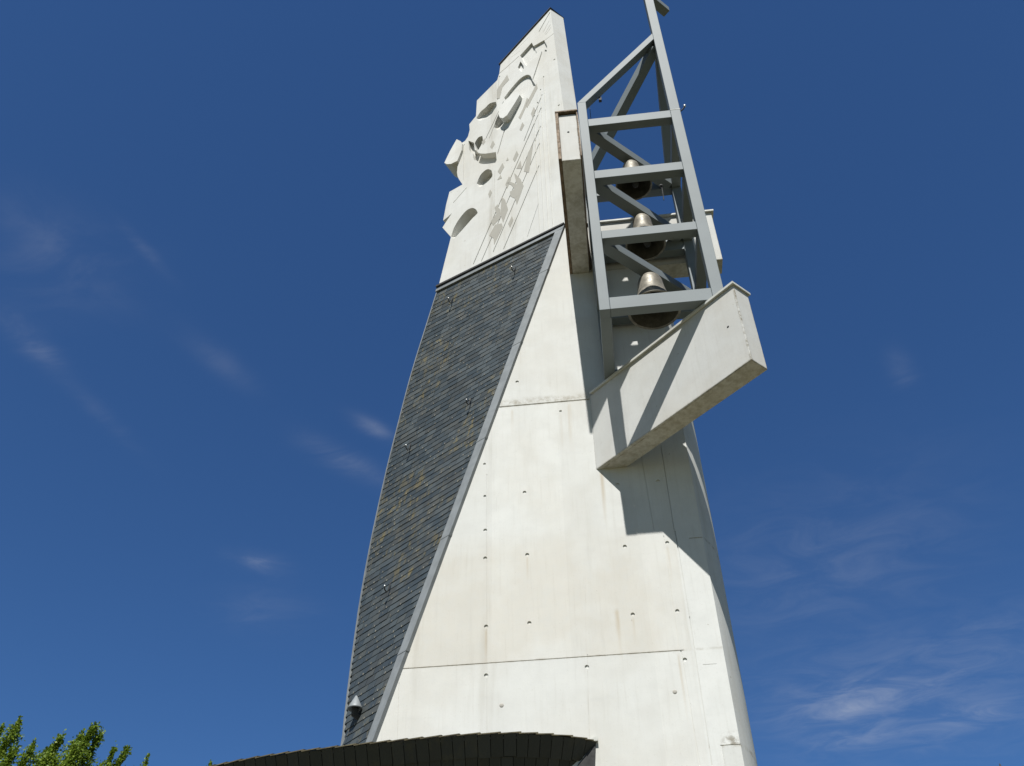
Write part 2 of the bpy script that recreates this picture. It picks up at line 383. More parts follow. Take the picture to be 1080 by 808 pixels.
# zinc edge strip along the white wall, with a seam every few metres
zt_ = [4.0+i*.5 for i in range(27)]; zt_ = [z for z in zt_ if z < ZTOP-.1]+[ZTOP-.03]
tr = MB()
def strip(mb, s0, s1, o0, o1, zz, back=-.05):
    if callable(s0): f0, f1 = s0, s1
    else: f0, f1 = (lambda z: s0), (lambda z: s1)
    vs = []
    for z in zz: vs += [sp(z, f0(z), o0), sp(z, f1(z), o1), sp(z, f1(z), back), sp(z, f0(z), back)]
    fs = [(4*i+k, 4*i+(k+1) % 4, 4*i+4+(k+1) % 4, 4*i+4+k) for i in range(len(zz)-1) for k in range(4)]
    e = 4*(len(zz)-1)
    mb.add(vs, fs+[(3, 2, 1, 0), (e, e+1, e+2, e+3)])
strip(tr, -.014, TRIM-.02, .044, .050, zt_); 
for z in (5.6, 8.05, 9.9, 11.75, 13.9, 15.8): strip(tr, -.018, TRIM-.016, .049, .055, [z, z+.035])
part('zinc_strip', tr, 'zinc', tower)
tl = MB(); strip(tl, lambda z: ll(z)-.025, lambda z: ll(z)+.006, .028, .024, [4+i*.25 for i in range(53)]); part('edge_strip', tl, 'zinc', tower)
hd = MB(); strip(hd, .0, ll(ZTOP)+.01, .05, .045, [ZTOP-.135, ZTOP-.04]); part('head_flashing', hd, 'zinc', tower)
hd = MB(); strip(hd, .0, ll(ZTOP)+.02, .075, .075, [ZTOP-.02, ZTOP+.03]); part('drip_edge', hd, 'dark_iron', tower)

# roof hooks and a vent hood on the slates
def on_slate(u, v):
    z = 12.0
    for _ in range(40):
        P = on_plane(u, v, Vector((xt(z), 0, z)), nrm(z)); z += (P.z-z)*.7
    return P, z, (P-Vector((xt(z), 0, z))).dot(dirn(z))
hook_src = None
for u, v in ((544, 287.6), (477.6, 320.5), (497, 428), (433.5, 475.7), (412, 624.5)):
    P, z, s = on_slate(u, v); n_ = nrm(z); t_ = dirn(z)
    if hook_src is None:
        hk = MB(); b0 = P
        hk.tube([b0+n_*.02+Vector((0, 0, .16)), b0+n_*.05+Vector((0, 0, .05)), b0+n_*.055, b0+n_*.09+Vector((0, 0, -.045)), b0+n_*.14+Vector((0, 0, -.03)), b0+n_*.155+Vector((0, 0, .03))], .0105, 7)
        hook_src = part('roof_hook', hk, 'dark_iron', tower, origin=P)
        fb = MB(); fb.lathe(P+n_*.15+Vector((0, 0, .03)), [(0, -.018), (.013, -.010), (.016, .004), (.010, .016), (0, .02)], 10)
        ht = part('hook_tip', fb, 'bright_metal', hook_src); hk_tip = ht
    else:
        h2 = hook_src.copy(); COL.objects.link(h2); h2.parent = tower; h2.location = P-wloc(tower)
        t2 = hk_tip.copy(); COL.objects.link(t2); t2.parent = h2
P, z, s = on_slate(381, 748); n_ = nrm(z)
vh = MB(); c_ = P+n_*.10
vh.lathe(c_, [(.0, .17), (.012, .165), (.10, -.01), (.104, -.03), (.09, -.03), (.055, -.0), (0, .0)], 28)
hood = part('vent_hood', vh, 'zinc', tower)
vp = MB(); vp.tube([P-n_*.02+Vector((0, 0, -.14)), c_+Vector((0, 0, -.10)), c_+Vector((0, 0, .02))], .05, 16); part('vent_pipe', vp, 'dark_iron', hood)

# ------------------------------------------------------------------ carved relief slab that crowns the slate flank
T0 = Vector((-.188, 0, ZTOP)); TH = R(25); HH = Vector((-math.cos(TH), math.sin(TH), 0)); NN = Vector((-math.sin(TH), -math.cos(TH), 0))
UP = Vector((0, 0, 1))
def pp(u, v, out=0.0): return on_plane(u, v, T0, NN)+NN*out
sil = [(580.5, 9.5), (528, 67.5), (526.7, 77), (524.5, 84.5), (503, 106), (502, 122.5), (495, 131), (495.4, 137), (493.6, 144), (490.6, 148.5), (487.3, 150.7), (482.8, 148.3),
       (476, 161), (470, 174), (473, 175.5), (477.5, 175.2), (482.8, 172.3), (482, 182), (482.6, 186), (484, 189), (487.8, 194.6), (474, 202.4), (470.5, 216), (467.4, 232.6),
       (472, 229), (476.7, 224.8), (470, 234.7), (466.7, 240), (475.6, 250), (469, 276), (463.4, 300)]
front = [pp(u, v) for u, v in sil]
zlo = ZTOP+.036
front[-1] = T0+HH*3.09+UP*.036
front += [T0+HH*(-.30)+UP*.036, ]
ex, ey = .318, .291                                             # slanted end face
def back_of(p, i):
    if i == 0 or i == len(front)-1: return p+Vector((ex, ey, 0))
    return p-NN*.40
backv = [back_of(p, i) for i, p in enumerate(front)]
slab = MB(); slab.prism(front, backv)
rc = MB()
def lerp(a, b, t): return a+(b-a)*t
def wedge(chain, depth, shift=(9, 22), mn=.0, even=False):
    """recess: deep under an overhanging upper edge, running out to the face below"""
    pts = []; nc = len(chain)
    for i in range(nc-1):
        g4 = [chain[max(0, min(nc-1, q))] for q in (i-1, i, i+1, i+2)]
        for k in range(5):
            t = k/5
            if nc == 2: pts.append((lerp(chain[0][0], chain[1][0], t), lerp(chain[0][1], chain[1][1], t)))
            else: pts.append(tuple(.5*(2*g4[1][q]+(g4[2][q]-g4[0][q])*t+(2*g4[0][q]-5*g4[1][q]+4*g4[2][q]-g4[3][q])*t*t+(3*g4[1][q]-g4[0][q]-3*g4[2][q]+g4[3][q])*t**3) for q in (0, 1)))
    pts.append(chain[-1]); m = len(pts)
    prof = [max(mn, math.sin(math.pi*i/(m-1))**.6) if not even else (1 if 0 < i < m-1 else .75) for i in range(m)]
    top_f = [pp(u, v, .03) for u, v in pts]
    low_f = [pp(u+shift[0]*(f*.9+.1), v+shift[1]*(f*.9+.1), .03) for (u, v), f in zip(pts, prof)]
    top_b = [pp(u, v, -depth*max(f, .05)) for (u, v), f in zip(pts, prof)]
    low_b = [pp(u+shift[0]*(f*.9+.1), v+shift[1]*(f*.9+.1), -depth*max(f, .05)) for (u, v), f in zip(pts, prof)]
    V = top_f+low_f+low_b+top_b; f = []
    for i in range(m-1):
        for a in range(4):
            b = (a+1) % 4; f.append((a*m+i, a*m+i+1, b*m+i+1, b*m+i))
    f += [(0, m, 2*m, 3*m), (m-1, 4*m-1, 3*m-1, 2*m-1)]
    rc.add(V, f)
wedge([(475.8, 249.5), (479, 240), (485, 230), (492, 222), (498, 219.3), (502, 220.8)], .26, (6, 9))
wedge([(502.9, 193.5), (506.8, 184.5), (513.5, 178.6), (518.2, 179.5)], .20, (4, 11))
wedge([(501.6, 156), (500.8, 151), (504.5, 145), (508.6, 143.4)], .20, (3, 9))
wedge([(498.4, 158), (502.3, 158.6), (505, 161.4), (512, 162), (523, 160.4)], .16, (1, 11), even=True)
wedge([(494, 148.4), (500, 150.6)], .12, (1, 12), even=True)
wedge([(502.4, 124.6), (506.8, 118), (512, 113.5), (516.7, 109), (522.8, 107.4)], .15, (5, 9))
wedge([(531.7, 103.2), (539, 93.5), (548, 83.5), (554.6, 79.2), (559, 79.6), (561.4, 84.6)], .065, (8, 12), even=True)
wedge([(521, 134), (523, 127), (528, 116), (532.3, 108.4), (536.2, 110.4)], .22, (6, 9))
wedge([(548.6, 58.4), (554, 52.5), (560.8, 45)], .07, (6, 12), even=True)
wedge([(562, 49), (567, 46.2), (573.8, 42.3)], .05, (4, 8), even=True)
wedge([(546.2, 71), (549, 64.8)], .06, (4, 6), even=True)
wedge([(561.5, 84), (572, 52)], .03, (6, 1), even=True)
def pgroove(pts, w=.02, d=.022):
    for (a, b) in zip(pts[:-1], pts[1:]):
        p, q = pp(*a), pp(*b); dv = (q-p).normalized(); x = dv.cross(NN).normalized()*(w/2)
        rc.prism([p-x+NN*.02, q-x+NN*.02, q+x+NN*.02, p+x+NN*.02], [p-x-NN*d, q-x-NN*d, q+x-NN*d, p+x-NN*d])
pgroove([(563.6, 130), (499, 279)], .022, .02); pgroove([(570, 133), (507.5, 276)]); pgroove([(569, 151), (520, 266)])
pgroove([(568.5, 174.5), (531, 263)]); pgroove([(568, 214.6), (556, 250)], .01, .012)
pgroove([(571.8, 99.5), (552.5, 149)]); pgroove([(570.7, 113.5), (556.5, 147)]); pgroove([(570, 133), (564, 149)], .01)
pgroove([(526.5, 77.6), (536, 69.5), (547, 59.5)], .026, .024); pgroove([(568.4, 33.5), (574, 23.5), (580, 13)], .028, .03)
pgroove([(574, 43), (584, 35.4)], .018, .02)
for a, b in (((573, 34), (579, 22)), ((574.5, 36), (580.5, 26)), ((575.5, 37), (581, 29)), ((540, 57), (554, 43)), ((546, 51), (558, 39)), ((537, 62), (548, 54))): pgroove([a, b], .010, .01)
pgroove([(516, 146), (531, 108)], .012, .012); pgroove([(525, 162), (532.5, 136)], .03, .02); pgroove([(489.5, 152), (489.3, 190)], .02, .015)
pgroove([(478, 214), (492, 198)], .02, .012); pgroove([(521, 226), (522, 180)], .01, .01)
pgroove([(527, 80), (525, 105)], .03, .015); pgroove([(512, 147), (531, 107)], .02, .015)
for i, s in enumerate((.575, .47, .37, .265)):                   # upright board joints near the arris
    a = T0+HH*s+UP*.05; b = T0+HH*(s-.055*0)+UP*(4.6+.5*i)
    x = HH*.014
    rc.prism([a-x+NN*.02, b-x+NN*.02, b+x+NN*.02, a+x+NN*.02], [a-x-NN*.014, b-x-NN*.014, b+x-NN*.014, a+x-NN*.014])
for u, v in ((584.6, 62.8), (589.4, 111)):
    p = pp(u, v); x = HH; r = .032
    rc.prism([p+x*r*math.cos(t)+UP*r*math.sin(t)+NN*.02 for t in [2*math.pi*k/12 for k in range(12)]], [p+x*r*.6*math.cos(t)+UP*r*.6*math.sin(t)-NN*.045 for t in [2*math.pi*k/12 for k in range(12)]])
relief = part('relief_slab', None, 'relief_concrete', tower, mesh=carve(slab, rc, 'relief_slab'))
def raised(pix, th_lo, th_hi, name, m):
    """raised tongue: thick at its lower edge, flush at the top"""
    P = [pp(u, v) for u, v in pix]; z0 = min(p.z for p in P); z1 = max(p.z for p in P)
    mb = MB(); mb.prism([p+NN*lerp(th_lo, th_hi, (p.z-z0)/(z1-z0)) for p in P], [p-NN*.03 for p in P]); return part(name, mb, m, relief)
raised([(529.3, 121), (529.6, 126.5), (531, 129.4), (534.5, 130.2), (538.6, 127), (542, 121), (547, 112), (551, 104), (548, 100), (541, 104), (535.5, 109.5), (531.5, 115)], .17, .11, 'carved_tongue', 'relief_concrete')
raised([(482.8, 148.4), (487, 150.6), (489, 153), (488.6, 160), (484, 171.8), (477.5, 175), (473, 175.3), (470.2, 173.8), (476, 161)], .07, .05, 'carved_tongue', 'relief_concrete')
X1 = lambda L: [(500+u/8.98, 170+v/8.98) for u, v in L]
for pts in ([(552.5, 181), (557, 161), (562.5, 152), (558, 182)], [(544.7, 178), (549, 169.5), (550.5, 178)],
            X1([(300,210),(340,195),(370,205),(405,222),(380,112),(400,130),(440,170),(470,235),(440,320),(405,415),(390,355),(345,335),(340,290),(385,262),(350,225)]),
            X1([(262,338),(295,368),(322,455),(275,582),(250,500)]), X1([(195,440),(225,408),(228,440),(248,455),(250,540),(180,612),(158,572),(212,500)]),
            X1([(145,705),(200,602),(262,590),(272,622),(225,720),(190,792),(186,732)]),
            [(525, 181), (530, 172), (532, 176), (527.5, 184)], [(524.5, 190), (528, 184.5), (529.5, 188)], [(533.7, 170), (535.5, 166), (536.5, 169)],
            [(547, 124), (552, 114), (556, 103), (558, 106), (553, 117), (549, 126)], [(554, 111), (560, 100), (566, 88), (567, 93), (561, 105), (556, 114)], [(548, 137), (551, 129), (553, 132), (550, 138)],
            [(508, 150), (511, 146), (512, 149.5), (509.5, 153)], [(517, 155), (520, 148), (522, 152), (519, 157)], [(560, 120), (563, 113), (565, 116), (561.5, 124)], [(533, 195), (537, 186), (539, 189), (535, 199)], [(541, 168), (545, 159), (547, 163), (543, 171)], [(536, 236), (540, 228), (541.5, 232), (538, 240)], [(515, 205), (517, 200), (519, 203), (516.5, 209)],
            [(524, 95), (531, 85), (535, 79), (537, 84), (530, 92), (527, 104), (524, 104)]):
    P = [pp(u, v) for u, v in pts]; mb = MB(); mb.prism([p+NN*.004 for p in P], [p-NN*.05 for p in P]); part('textured_patch', mb, 'patch_concrete', relief)
# sheet-metal coping on the sloping head
cp = MB(); a, b = front[0], front[1]; a2, b2 = backv[0], backv[1]
dv = (a-b).normalized(); n_ = (a2-a).cross(dv).normalized(); n_ = n_ if n_.z > 0 else -n_
o1 = NN*.035
cp.prism([b-dv*.03+o1+n_*.003, a+dv*.03+o1+n_*.003, a2+dv*.03-NN*.03+n_*.003, b2-dv*.03-NN*.03+n_*.003], [b-dv*.03+o1+n_*.05, a+dv*.03+o1+n_*.05, a2+dv*.03-NN*.03+n_*.05, b2-dv*.03-NN*.03+n_*.05])
part('coping', cp, 'dark_iron', tower)

# ------------------------------------------------------------------ the three cantilevered concrete beams
def beam_part(name, quad, z0, z1, label):
    mb = MB(); mb.prism([Vector((x, y, z0)) for x, y in quad], [Vector((x, y, z1)) for x, y in quad])
    return part(name, mb, 'beam_concrete', tower, bevel=.012, label=label)
ZL, ZH = 15.652, 17.085
lb = beam_part('cantilever_beam', [(-.115, -2.527), (.205, -2.527), (.205, .36), (-.115, .36)], ZL, ZH, 'left concrete beam pointing straight out')
m_ = MB(); m_.box((-.172, -2.575, ZL-.0), (-.118, .3, ZH+.03)); part('side_plate', m_, 'rusted_plate', lb)
m_ = MB(); m_.box((.208, -2.565, ZL+.06), (.232, .0, ZH+.03)); part('side_plate', m_, 'rusted_plate', lb)
m_ = MB(); m_.box((-.175, -2.585, ZH+.032), (.235, .36, ZH+.065)); part('cap_flashing', m_, 'rusted_plate', lb)
bb = beam_part('cantilever_beam', [(.208, 0.0), (2.70, 0.0), (2.70, .362), (.208, .362)], ZL, ZH, 'rear concrete beam running to the right behind the bells')
m_ = MB(); m_.box((.24, -.05, ZH+.003), (2.745, .40, ZH+.045)); part('cap_flashing', m_, 'zinc_pale', bb)
A0 = Vector((.09, 0, 0)); dv = Vector((1, -1, 0)).normalized(); nv = Vector((1, 1, 0)).normalized()
E1 = Vector((2.262, -2.172, 0)); W = .335
AZ0, AZ1 = 10.941, 12.50
bq = [Vector((-.014, .0, 0))+nv*0, E1, E1+nv*W, Vector((W*1.414-.014, .0, 0))]
q = [(-.014+.06, -.06+.0), (E1.x, E1.y), ((E1+nv*W).x, (E1+nv*W).y), (.46+.35, .35-.0), (.335, .35)]
q = [(-.014-.28, .28), (E1.x, E1.y), ((E1+nv*W).x, (E1+nv*W).y), (.46-.28, .28)]
ab = beam_part('cantilever_beam', q, AZ0, AZ1, 'diagonal lower concrete beam thrusting out to the right under the bells')
m_ = MB(); o_ = -nv*.035; i_ = nv*(W+.03); s0 = Vector((.02, -.02, 0))
cq = [s0+o_, E1+dv*.03+o_, E1+dv*.03+i_, Vector((.46-.02, .02, 0))+nv*.03]
m_.prism([p+UP*(AZ1+.003) for p in cq], [p+UP*(AZ1+.045) for p in cq]); part('cap_flashing', m_, 'zinc_pale', ab)
hm = MB()
for u, v in ((768, 345), (671.6, 421.9), (710.4, 389.7)):
    p = on_plane(u, v, E1, nv); hm = MB(); hm.lathe(p-nv*.001, [(0, .006), (.018, .006), (.026, 0)], 14, -nv); part('plug_or_hole_shade', hm, 'backing', ab)  # open tie holes: a dark disc painted for the shade inside each
p = Vector((.045, -2.527, 16.5)); p = on_plane(599.4, 139.4, p, Vector((0, 1, 0)))
hm = MB(); hm.lathe(p-Vector((0, .001, 0)), [(0, .006), (.016, .006), (.022, 0)], 14, (0, -1, 0)); part('plug_or_hole_shade', hm, 'backing', lb)  # dark disc stands for the shade in the open hole of the end face

# ------------------------------------------------------------------ steel bell cage with a cross on its tallest post
X0, X1_, Y0, Y1, ZB = .265, 2.182, -1.87, -.07, 12.556
PW = .185
cage = thing('bell_cage', (1.22, -1.0, ZB), 'blue grey steel bell cage standing on the concrete beams with a tall corner mast', 'bell cage')
def bar(name, a, b, bev=.006): mb = MB(); mb.box(a, b); return part(name, mb, 'steel_paint', cage, bevel=bev)
ZA = 20.97                                                      # where the sloping bars meet the mast
ZC = 18.55
bar('corner_post', (X0, Y0, ZB), (X0+PW-.02, Y0+PW, ZC))
mast = bar('mast', (X1_-PW, Y0, ZB+.001), (X1_, Y0+PW, 24.4))
bar('corner_post', (X0, Y1-PW, ZB), (X0+PW, Y1, ZC))
bar('corner_post', (X1_-PW+.005, Y1-PW, ZB), (X1_, Y1, ZC))
g = .002
LV = [(12.560, 12.825), (14.285, 14.49), (15.99, 16.225), (17.69, 17.93)]
for za, zb in LV:
    bar('cross_beam', (X0+PW-.02+g, Y0+.003, za), (X1_-PW-g, Y0+PW-.01, zb))
    bar('cross_beam', (X0+PW+g, Y1-PW+.01, za-(.22 if 13 < za < 17 else 0)), (X1_-PW+.005-g, Y1-.003, zb))
    bar('cross_beam', (X0+.003, Y0+PW+g, za), (X0+PW-.005, Y1-PW-g, zb))
    bar('cross_beam', (X1_-PW+.005, Y0+PW+g, za), (X1_-.003, Y1-PW-g, zb))
dg = Vector((X1_-X0, Y1-Y0, 0)).normalized()
for za, zb in LV[1:]:
    a = Vector((X0+PW-.02, Y0+PW, 0)); b = Vector((X1_-PW-.05, Y1-PW, 0))
    mb = MB(); mb.beam(a+UP*((za+zb)/2-.004), b+UP*((za+zb)/2-.004), .20, (zb-za)-.02); part('diagonal_beam', mb, 'steel_paint', cage, bevel=.006)
top = Vector((X1_-PW, Y0+PW/2, ZA-.12))
# front sloping bar keeps its face in the front plane of the cage
fb = MB(); fq = [(X0+.0005, ZC), (X0+PW-.021, ZC-.12), (X1_-PW-g, ZA-.255), (X1_-PW-g, ZA)]
fq = [(X0+.001, ZC+.002), (X0+PW-.021, ZC+.002), (X0+PW-.021, ZC-.085)] and [(X0+.001, ZC+.002), (X0+PW-.02, ZC+.002-.0), (X1_-PW-g, ZA-.245), (X1_-PW-g, ZA)]
fb.prism([Vector((x, Y0+.002, z)) for x, z in fq], [Vector((x, Y0+PW-.004, z)) for x, z in fq]); part('sloping_bar', fb, 'steel_paint', cage, bevel=.005)
mb = MB(); mb.beam((X0+PW/2, Y1-PW/2, ZC+.02), top+Vector((-.02, .08, -.25)), .19, .22); part('sloping_bar', mb, 'steel_paint', cage, bevel=.006)
mb = MB(); mb.beam((X1_-PW/2-.03, Y1-PW/2, ZC+.03), (X1_-PW/2, Y0+PW+.002, ZA-.25), .18, .2); part('sloping_bar', mb, 'steel_paint', cage, bevel=.006)
mc = Vector((X1_-PW/2, Y0+PW/2, 22.86)); cn = Vector((1, 1, 0)).normalized()
for s in (1, -1):
    mb = MB(); mb.beam(mc+cn*(s*.135), mc+cn*(s*.60), .185, .19); part('cross_arm', mb, 'steel_paint', mast, bevel=.006)
mb = MB(); p = on_plane(718, 117, Vector((0, Y0+.05, 0)), Vector((0, 1, 0)))
mb.tube([(X1_-.01, Y0+.06, p.z-.02), (X1_+.06, Y0+.04, p.z+.03), (X1_+.105, Y0+.03, p.z+.10)], .014, 8); part('rod_bracket', mb, 'dark_iron', mast)  # small insulator rod bracket off the mast, ending in a knob
mb = MB(); mb.lathe((X1_+.108, Y0+.03, p.z+.13), [(0, -.035), (.02, -.03), (.026, 0), (.02, .03), (0, .036)], 14); part('bracket_knob', mb, 'bright_metal', mast)
mb = MB(); mb.box((X1_-PW-.002, Y0-.004, 17.925), (X1_+.003, Y0+PW+.004, 17.94)); part('mast_joint', mb, 'zinc_pale', mast)
mb = MB(); mb.tube([(X0+PW+.05, Y0+.3, ZB+5.30), (X0+PW+.06, Y0+.28, ZC+.30)], .006, 6); part('stay_wire', mb, 'dark_iron', cage)
p = onY(633, 105.5, Y0+.13); mb = MB(); mb.box(p-Vector((.028, .03, .04)), p+Vector((.028, .03, .07))); part('cable_clip', mb, 'dark_iron', cage)
mb = MB(); mb.tube([(1.72, Y1-.7, 16.62), (1.73, Y1-.7, 17.05)], .010, 6); mb.lathe((1.72, Y1-.7, 17.07), [(0, -.03), (.035, -.02), (.035, .02), (0, .03)], 10); part('control_rod', mb, 'dark_iron', cage)

# ------------------------------------------------------------------ bells
def bell(x, y, zm, rad, hgt, label, hang):
    b = thing('church_bell', (x, y, zm), label, 'bell', 'bells hanging in the steel cage')
    c = (x, y, zm); r = rad; h = hgt
    prof = [(0, .985*h), (.24*r, .985*h), (.37*r, .965*h), (.435*r, .91*h), (.452*r, .86*h), (.465*r, .85*h), (.475*r, .835*h), (.48*r, .78*h), (.515*r, .62*h), (.565*r, .46*h), (.625*r, .33*h),
            (.645*r, .325*h), (.665*r, .30*h), (.70*r, .25*h), (.80*r, .14*h), (.82*r, .135*h), (.845*r, .11*h), (.95*r, .03*h), (1.0*r, 0), (.985*r, -.004*h), (.90*r, .01*h)]
    mb = MB(); mb.lathe(c, prof, 56); part('bell_body', mb, 'bronze', b)
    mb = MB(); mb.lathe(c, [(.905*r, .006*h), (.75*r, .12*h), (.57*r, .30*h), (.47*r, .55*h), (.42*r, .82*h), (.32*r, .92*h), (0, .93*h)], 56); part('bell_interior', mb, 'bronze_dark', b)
    mb = MB(); mb.tube([(x, y, zm+.92*h), (x+.02, y, zm+.30*h), (x+.03, y, zm+.06*h)], [.016, .02, .03], 10)
    mb.lathe((x+.032, y, zm+.06*h), [(0, -.085), (.05, -.06), (.068, 0), (.05, .055), (0, .08)], 18); part('clapper', mb, 'dark_iron', b)
    mb = MB()
    for k in range(4):
        t = math.pi/4+k*math.pi/2; e = Vector((math.cos(t), math.sin(t), 0))
        mb.tube([Vector(c)+e*.26*r+UP*(.975*h), Vector(c)+e*.22*r+UP*(1.02*h), Vector(c)+e*.05*r+UP*hang], .022*r/.4, 8)
    part('crown_loops', mb, 'bronze', b)
    return b
bell(1.19, -.95, 13.42, .445, .81, 'largest and lowest bell, its wide dark mouth showing below the bottom bar of the cage', .87)
bell(1.225, -.94, 15.14, .36, .78, 'middle sized bell between the upper and lower bells, in front of a white beam', .86)
bell(1.19, -.94, 16.94, .35, .70, 'topmost and smallest bell, only its crown showing against blue sky', .76)

# ------------------------------------------------------------------ church hall whose flared slate eave shows along the bottom edge
hall = thing('church_hall', (-3, 3, 0), 'low curved hall with a flared dark slate eave at the foot of the tower', 'church')
EC = [(-9.2, 2.2), (-7.4, .95), (-6.2, .40), (-5.013, -.03), (-4.267, -.205), (-3.753, -.277), (-3.006, -.36), (-2.03, -.433), (-1.324, -.401), (-.979, -.325), (-.635, -.205), (-.464, -.108), (-.351, -.03), (-.313, -.003)]
def cat(P, t):
    i = min(int(t), len(P)-2); f = t-i; g4 = [Vector((*P[max(0, min(len(P)-1, j))], 0)) for j in (i-1, i, i+1, i+2)]
    return .5*((2*g4[1])+(g4[2]-g4[0])*f+(2*g4[0]-5*g4[1]+4*g4[2]-g4[3])*f*f+(3*g4[1]-g4[0]-3*g4[2]+g4[3])*f**3)
dense = [cat(EC, i*(len(EC)-1)/900) for i in range(901)]
cum = [0]
for a, b in zip(dense[:-1], dense[1:]): cum.append(cum[-1]+(b-a).length)
def ev(d):
    d = max(0, min(cum[-1]-1e-6, d)); lo, hi = 0, 900
    while hi-lo > 1:
        m = (lo+hi)//2
        if cum[m] <= d: lo = m
        else: hi = m
    f = (d-cum[lo])/(cum[lo+1]-cum[lo]); p = dense[lo].lerp(dense[lo+1], f); t = (dense[min(lo+6, 900)]-dense[max(lo-6, 0)]).normalized()
    return p, Vector((-t.y, t.x, 0))                             # point, inward normal
ZE, TILT = 6.62, .70
ea = MB()
def ep(d, drop, out=0.0):
    p, nin = ev(d); k = Vector((p.x, p.y, ZE-drop))+nin*(drop*TILT); nn_ = (-nin-UP*TILT).normalized(); return k+nn_*out
for r_ in range(5):
    d = -.05*(r_ % 2); h0 = r_*.205
    while d < cum[-1]-.02:
        w = random.uniform(.145, .165); a, b = max(0, d+.004), min(d+w-.004, cum[-1]); d += w
        if b-a < .02: continue
        hj = random.uniform(-.008, .008); o1 = .018+random.uniform(-.003, .003)
        tone = (random.random(), random.random()**2, random.random()); e0 = h0+hj if r_ else h0-.012+hj
        q = [ep(a, e0, .004), ep(b, e0, .004+.004), ep(b, h0+.21+hj, o1), ep(a, h0+.21+hj, o1)]
        qb = [ep(a, e0, -.008), ep(b, e0, -.008), ep(b, h0+.21+hj, o1-.012), ep(a, h0+.21+hj, o1-.012)]
        ea.add(q+qb, [(3, 2, 1, 0), (0, 1, 5, 4), (0, 4, 7, 3), (1, 2, 6, 5), (3, 7, 6, 2)], tone)
eave = part('slate_eave', ea, 'eave_slate', hall, tone=True, fixn=False)
er = MB(); d = 0; k = 0                                         # top course of slates lying over the edge, ends stepping
while d < cum[-1]-.03:
    w = random.uniform(.19, .26); a, b = d, min(d+w+.03, cum[-1]); d += w
    p0, n0 = ev(a); p1, n1 = ev(b); lift0, lift1 = .002, .020
    q = [p0-n0*.028+UP*(ZE+lift0), p1-n1*.028+UP*(ZE+lift1), p1+n1*.30+UP*(ZE+.10+lift1), p0+n0*.30+UP*(ZE+.10+lift0)]
    er.prism(q, [v+UP*.013 for v in q])
part('edge_course', er, 'mossy_slate', hall)
eb = MB(); K = 160
vs = [ep(cum[-1]*i/K, dr, -.02) for dr in (0, 1.1) for i in range(K+1)]
eb.add(vs, [(i, i+1, K+2+i, K+1+i) for i in range(K)]); part('eave_backing', eb, 'backing', eave)
wl = MB(); ring = []
for i in range(61):
    p, nin = ev(cum[-1]*i/60); ring.append(Vector((p.x, p.y, 0))+nin*.9)
ring += [Vector((-.1, 1.5, 0)), Vector((-.3, 9, 0)), Vector((-9, 9, 0))]
wl.prism(ring, [p+UP*(ZE-.98) for p in ring]); part('hall_wall', wl, 'side_concrete', hall)
rf = MB(); rg = []
for i in range(61):
    p, nin = ev(cum[-1]*i/60); rg.append(Vector((p.x, p.y, ZE-.03))+nin*.02)
rg += [Vector((-.3, 1.5, ZE-.03)), Vector((-.3, 9, ZE-.03)), Vector((-9, 9, ZE-.03))]
rf.prism(rg, [p+UP*.02 for p in rg]); part('roof', rf, 'zinc', hall)
fl = MB()                                                       # zinc soaker where the eave meets the tower, shade put into its dark colour
qa = [(onY(u, v).x, onY(u, v).z) for u, v in ((628.4, 783.5), (627, 830), (600, 830), (610, 806))]
fl.prism([Vector((x, -.012, z)) for x, z in qa], [Vector((x, -.003, z)) for x, z in qa]); part('wall_flashing', fl, 'dark_iron', hall)
fl = MB(); qa = [(-.42, ZE+.012), (-.282, ZE+.012), (-.282, ZE+.085)]
fl.prism([Vector((x, -.05, z)) for x, z in qa], [Vector((x, -.016, z)) for x, z in qa]); part('wall_flashing', fl, 'zinc_pale', hall)

# ------------------------------------------------------------------ tree, pole, ground
def tree(loc, tips, label):
    t = thing('broadleaf_tree', loc, label, 'tree')
    bx = Vector(loc); tk = MB(); tk.tube([bx, bx+Vector((.1, 0, 2)), bx+Vector((-.05, .1, 5)), bx+Vector((.2, 0, 7.5))], [.3, .24, .19, .12], 10)
    cr = MB()
    for tip, lean, big in tips:
        tip = Vector(tip); base = bx+Vector(((tip.x-bx.x)*.35, (tip.y-bx.y)*.35, 4.5+random.uniform(-.5, 1.5)))
        mid = tip-Vector((lean*.75, random.uniform(-.2, .2), 1.7))
        tk.tube([base, base.lerp(mid, .6)+Vector((0, 0, .25)), mid, tip-Vector((0, 0, .05))], [.07, .05, .03, .008], 6)
        for k in range(int(3200*big)):
            f = random.random()**.8
            if f < .68: q = mid.lerp(tip, f/.68); w = lerp(.58, .07, (f/.68)**1.2)*(.6+.4*big)
            else: q = base.lerp(mid, 1-(f-.68)/.32*.8); w = .55
            w *= .55+.45*math.sin(f*23+tip.x*7)
            c = q+Vector((max(-1.5, min(1.5, random.gauss(0, .55)))*w, max(-1.5, min(1.5, random.gauss(0, .55)))*w, random.gauss(0, .07)))
            l = random.uniform(.045, .085); e = Vector((random.gauss(.3, .6), random.gauss(0, .6), random.gauss(.3, .6))).normalized()
            x = e.cross(Vector((random.gauss(0, 1), random.gauss(0, 1), random.gauss(0, 1)))).normalized()*l*.36
            cr.add([c, c+e*l*.5+x, c+e*l, c+e*l*.5-x], [(0, 1, 2, 3)], (random.random(), 0, 0))
    part('trunk', tk, 'trunk_bark', t); part('crown', cr, 'leaf', t, tone=True, fixn=False)
def atY(u, v, Y): p = onY(u, v, Y); return (p.x, p.y, p.z)
tips = []
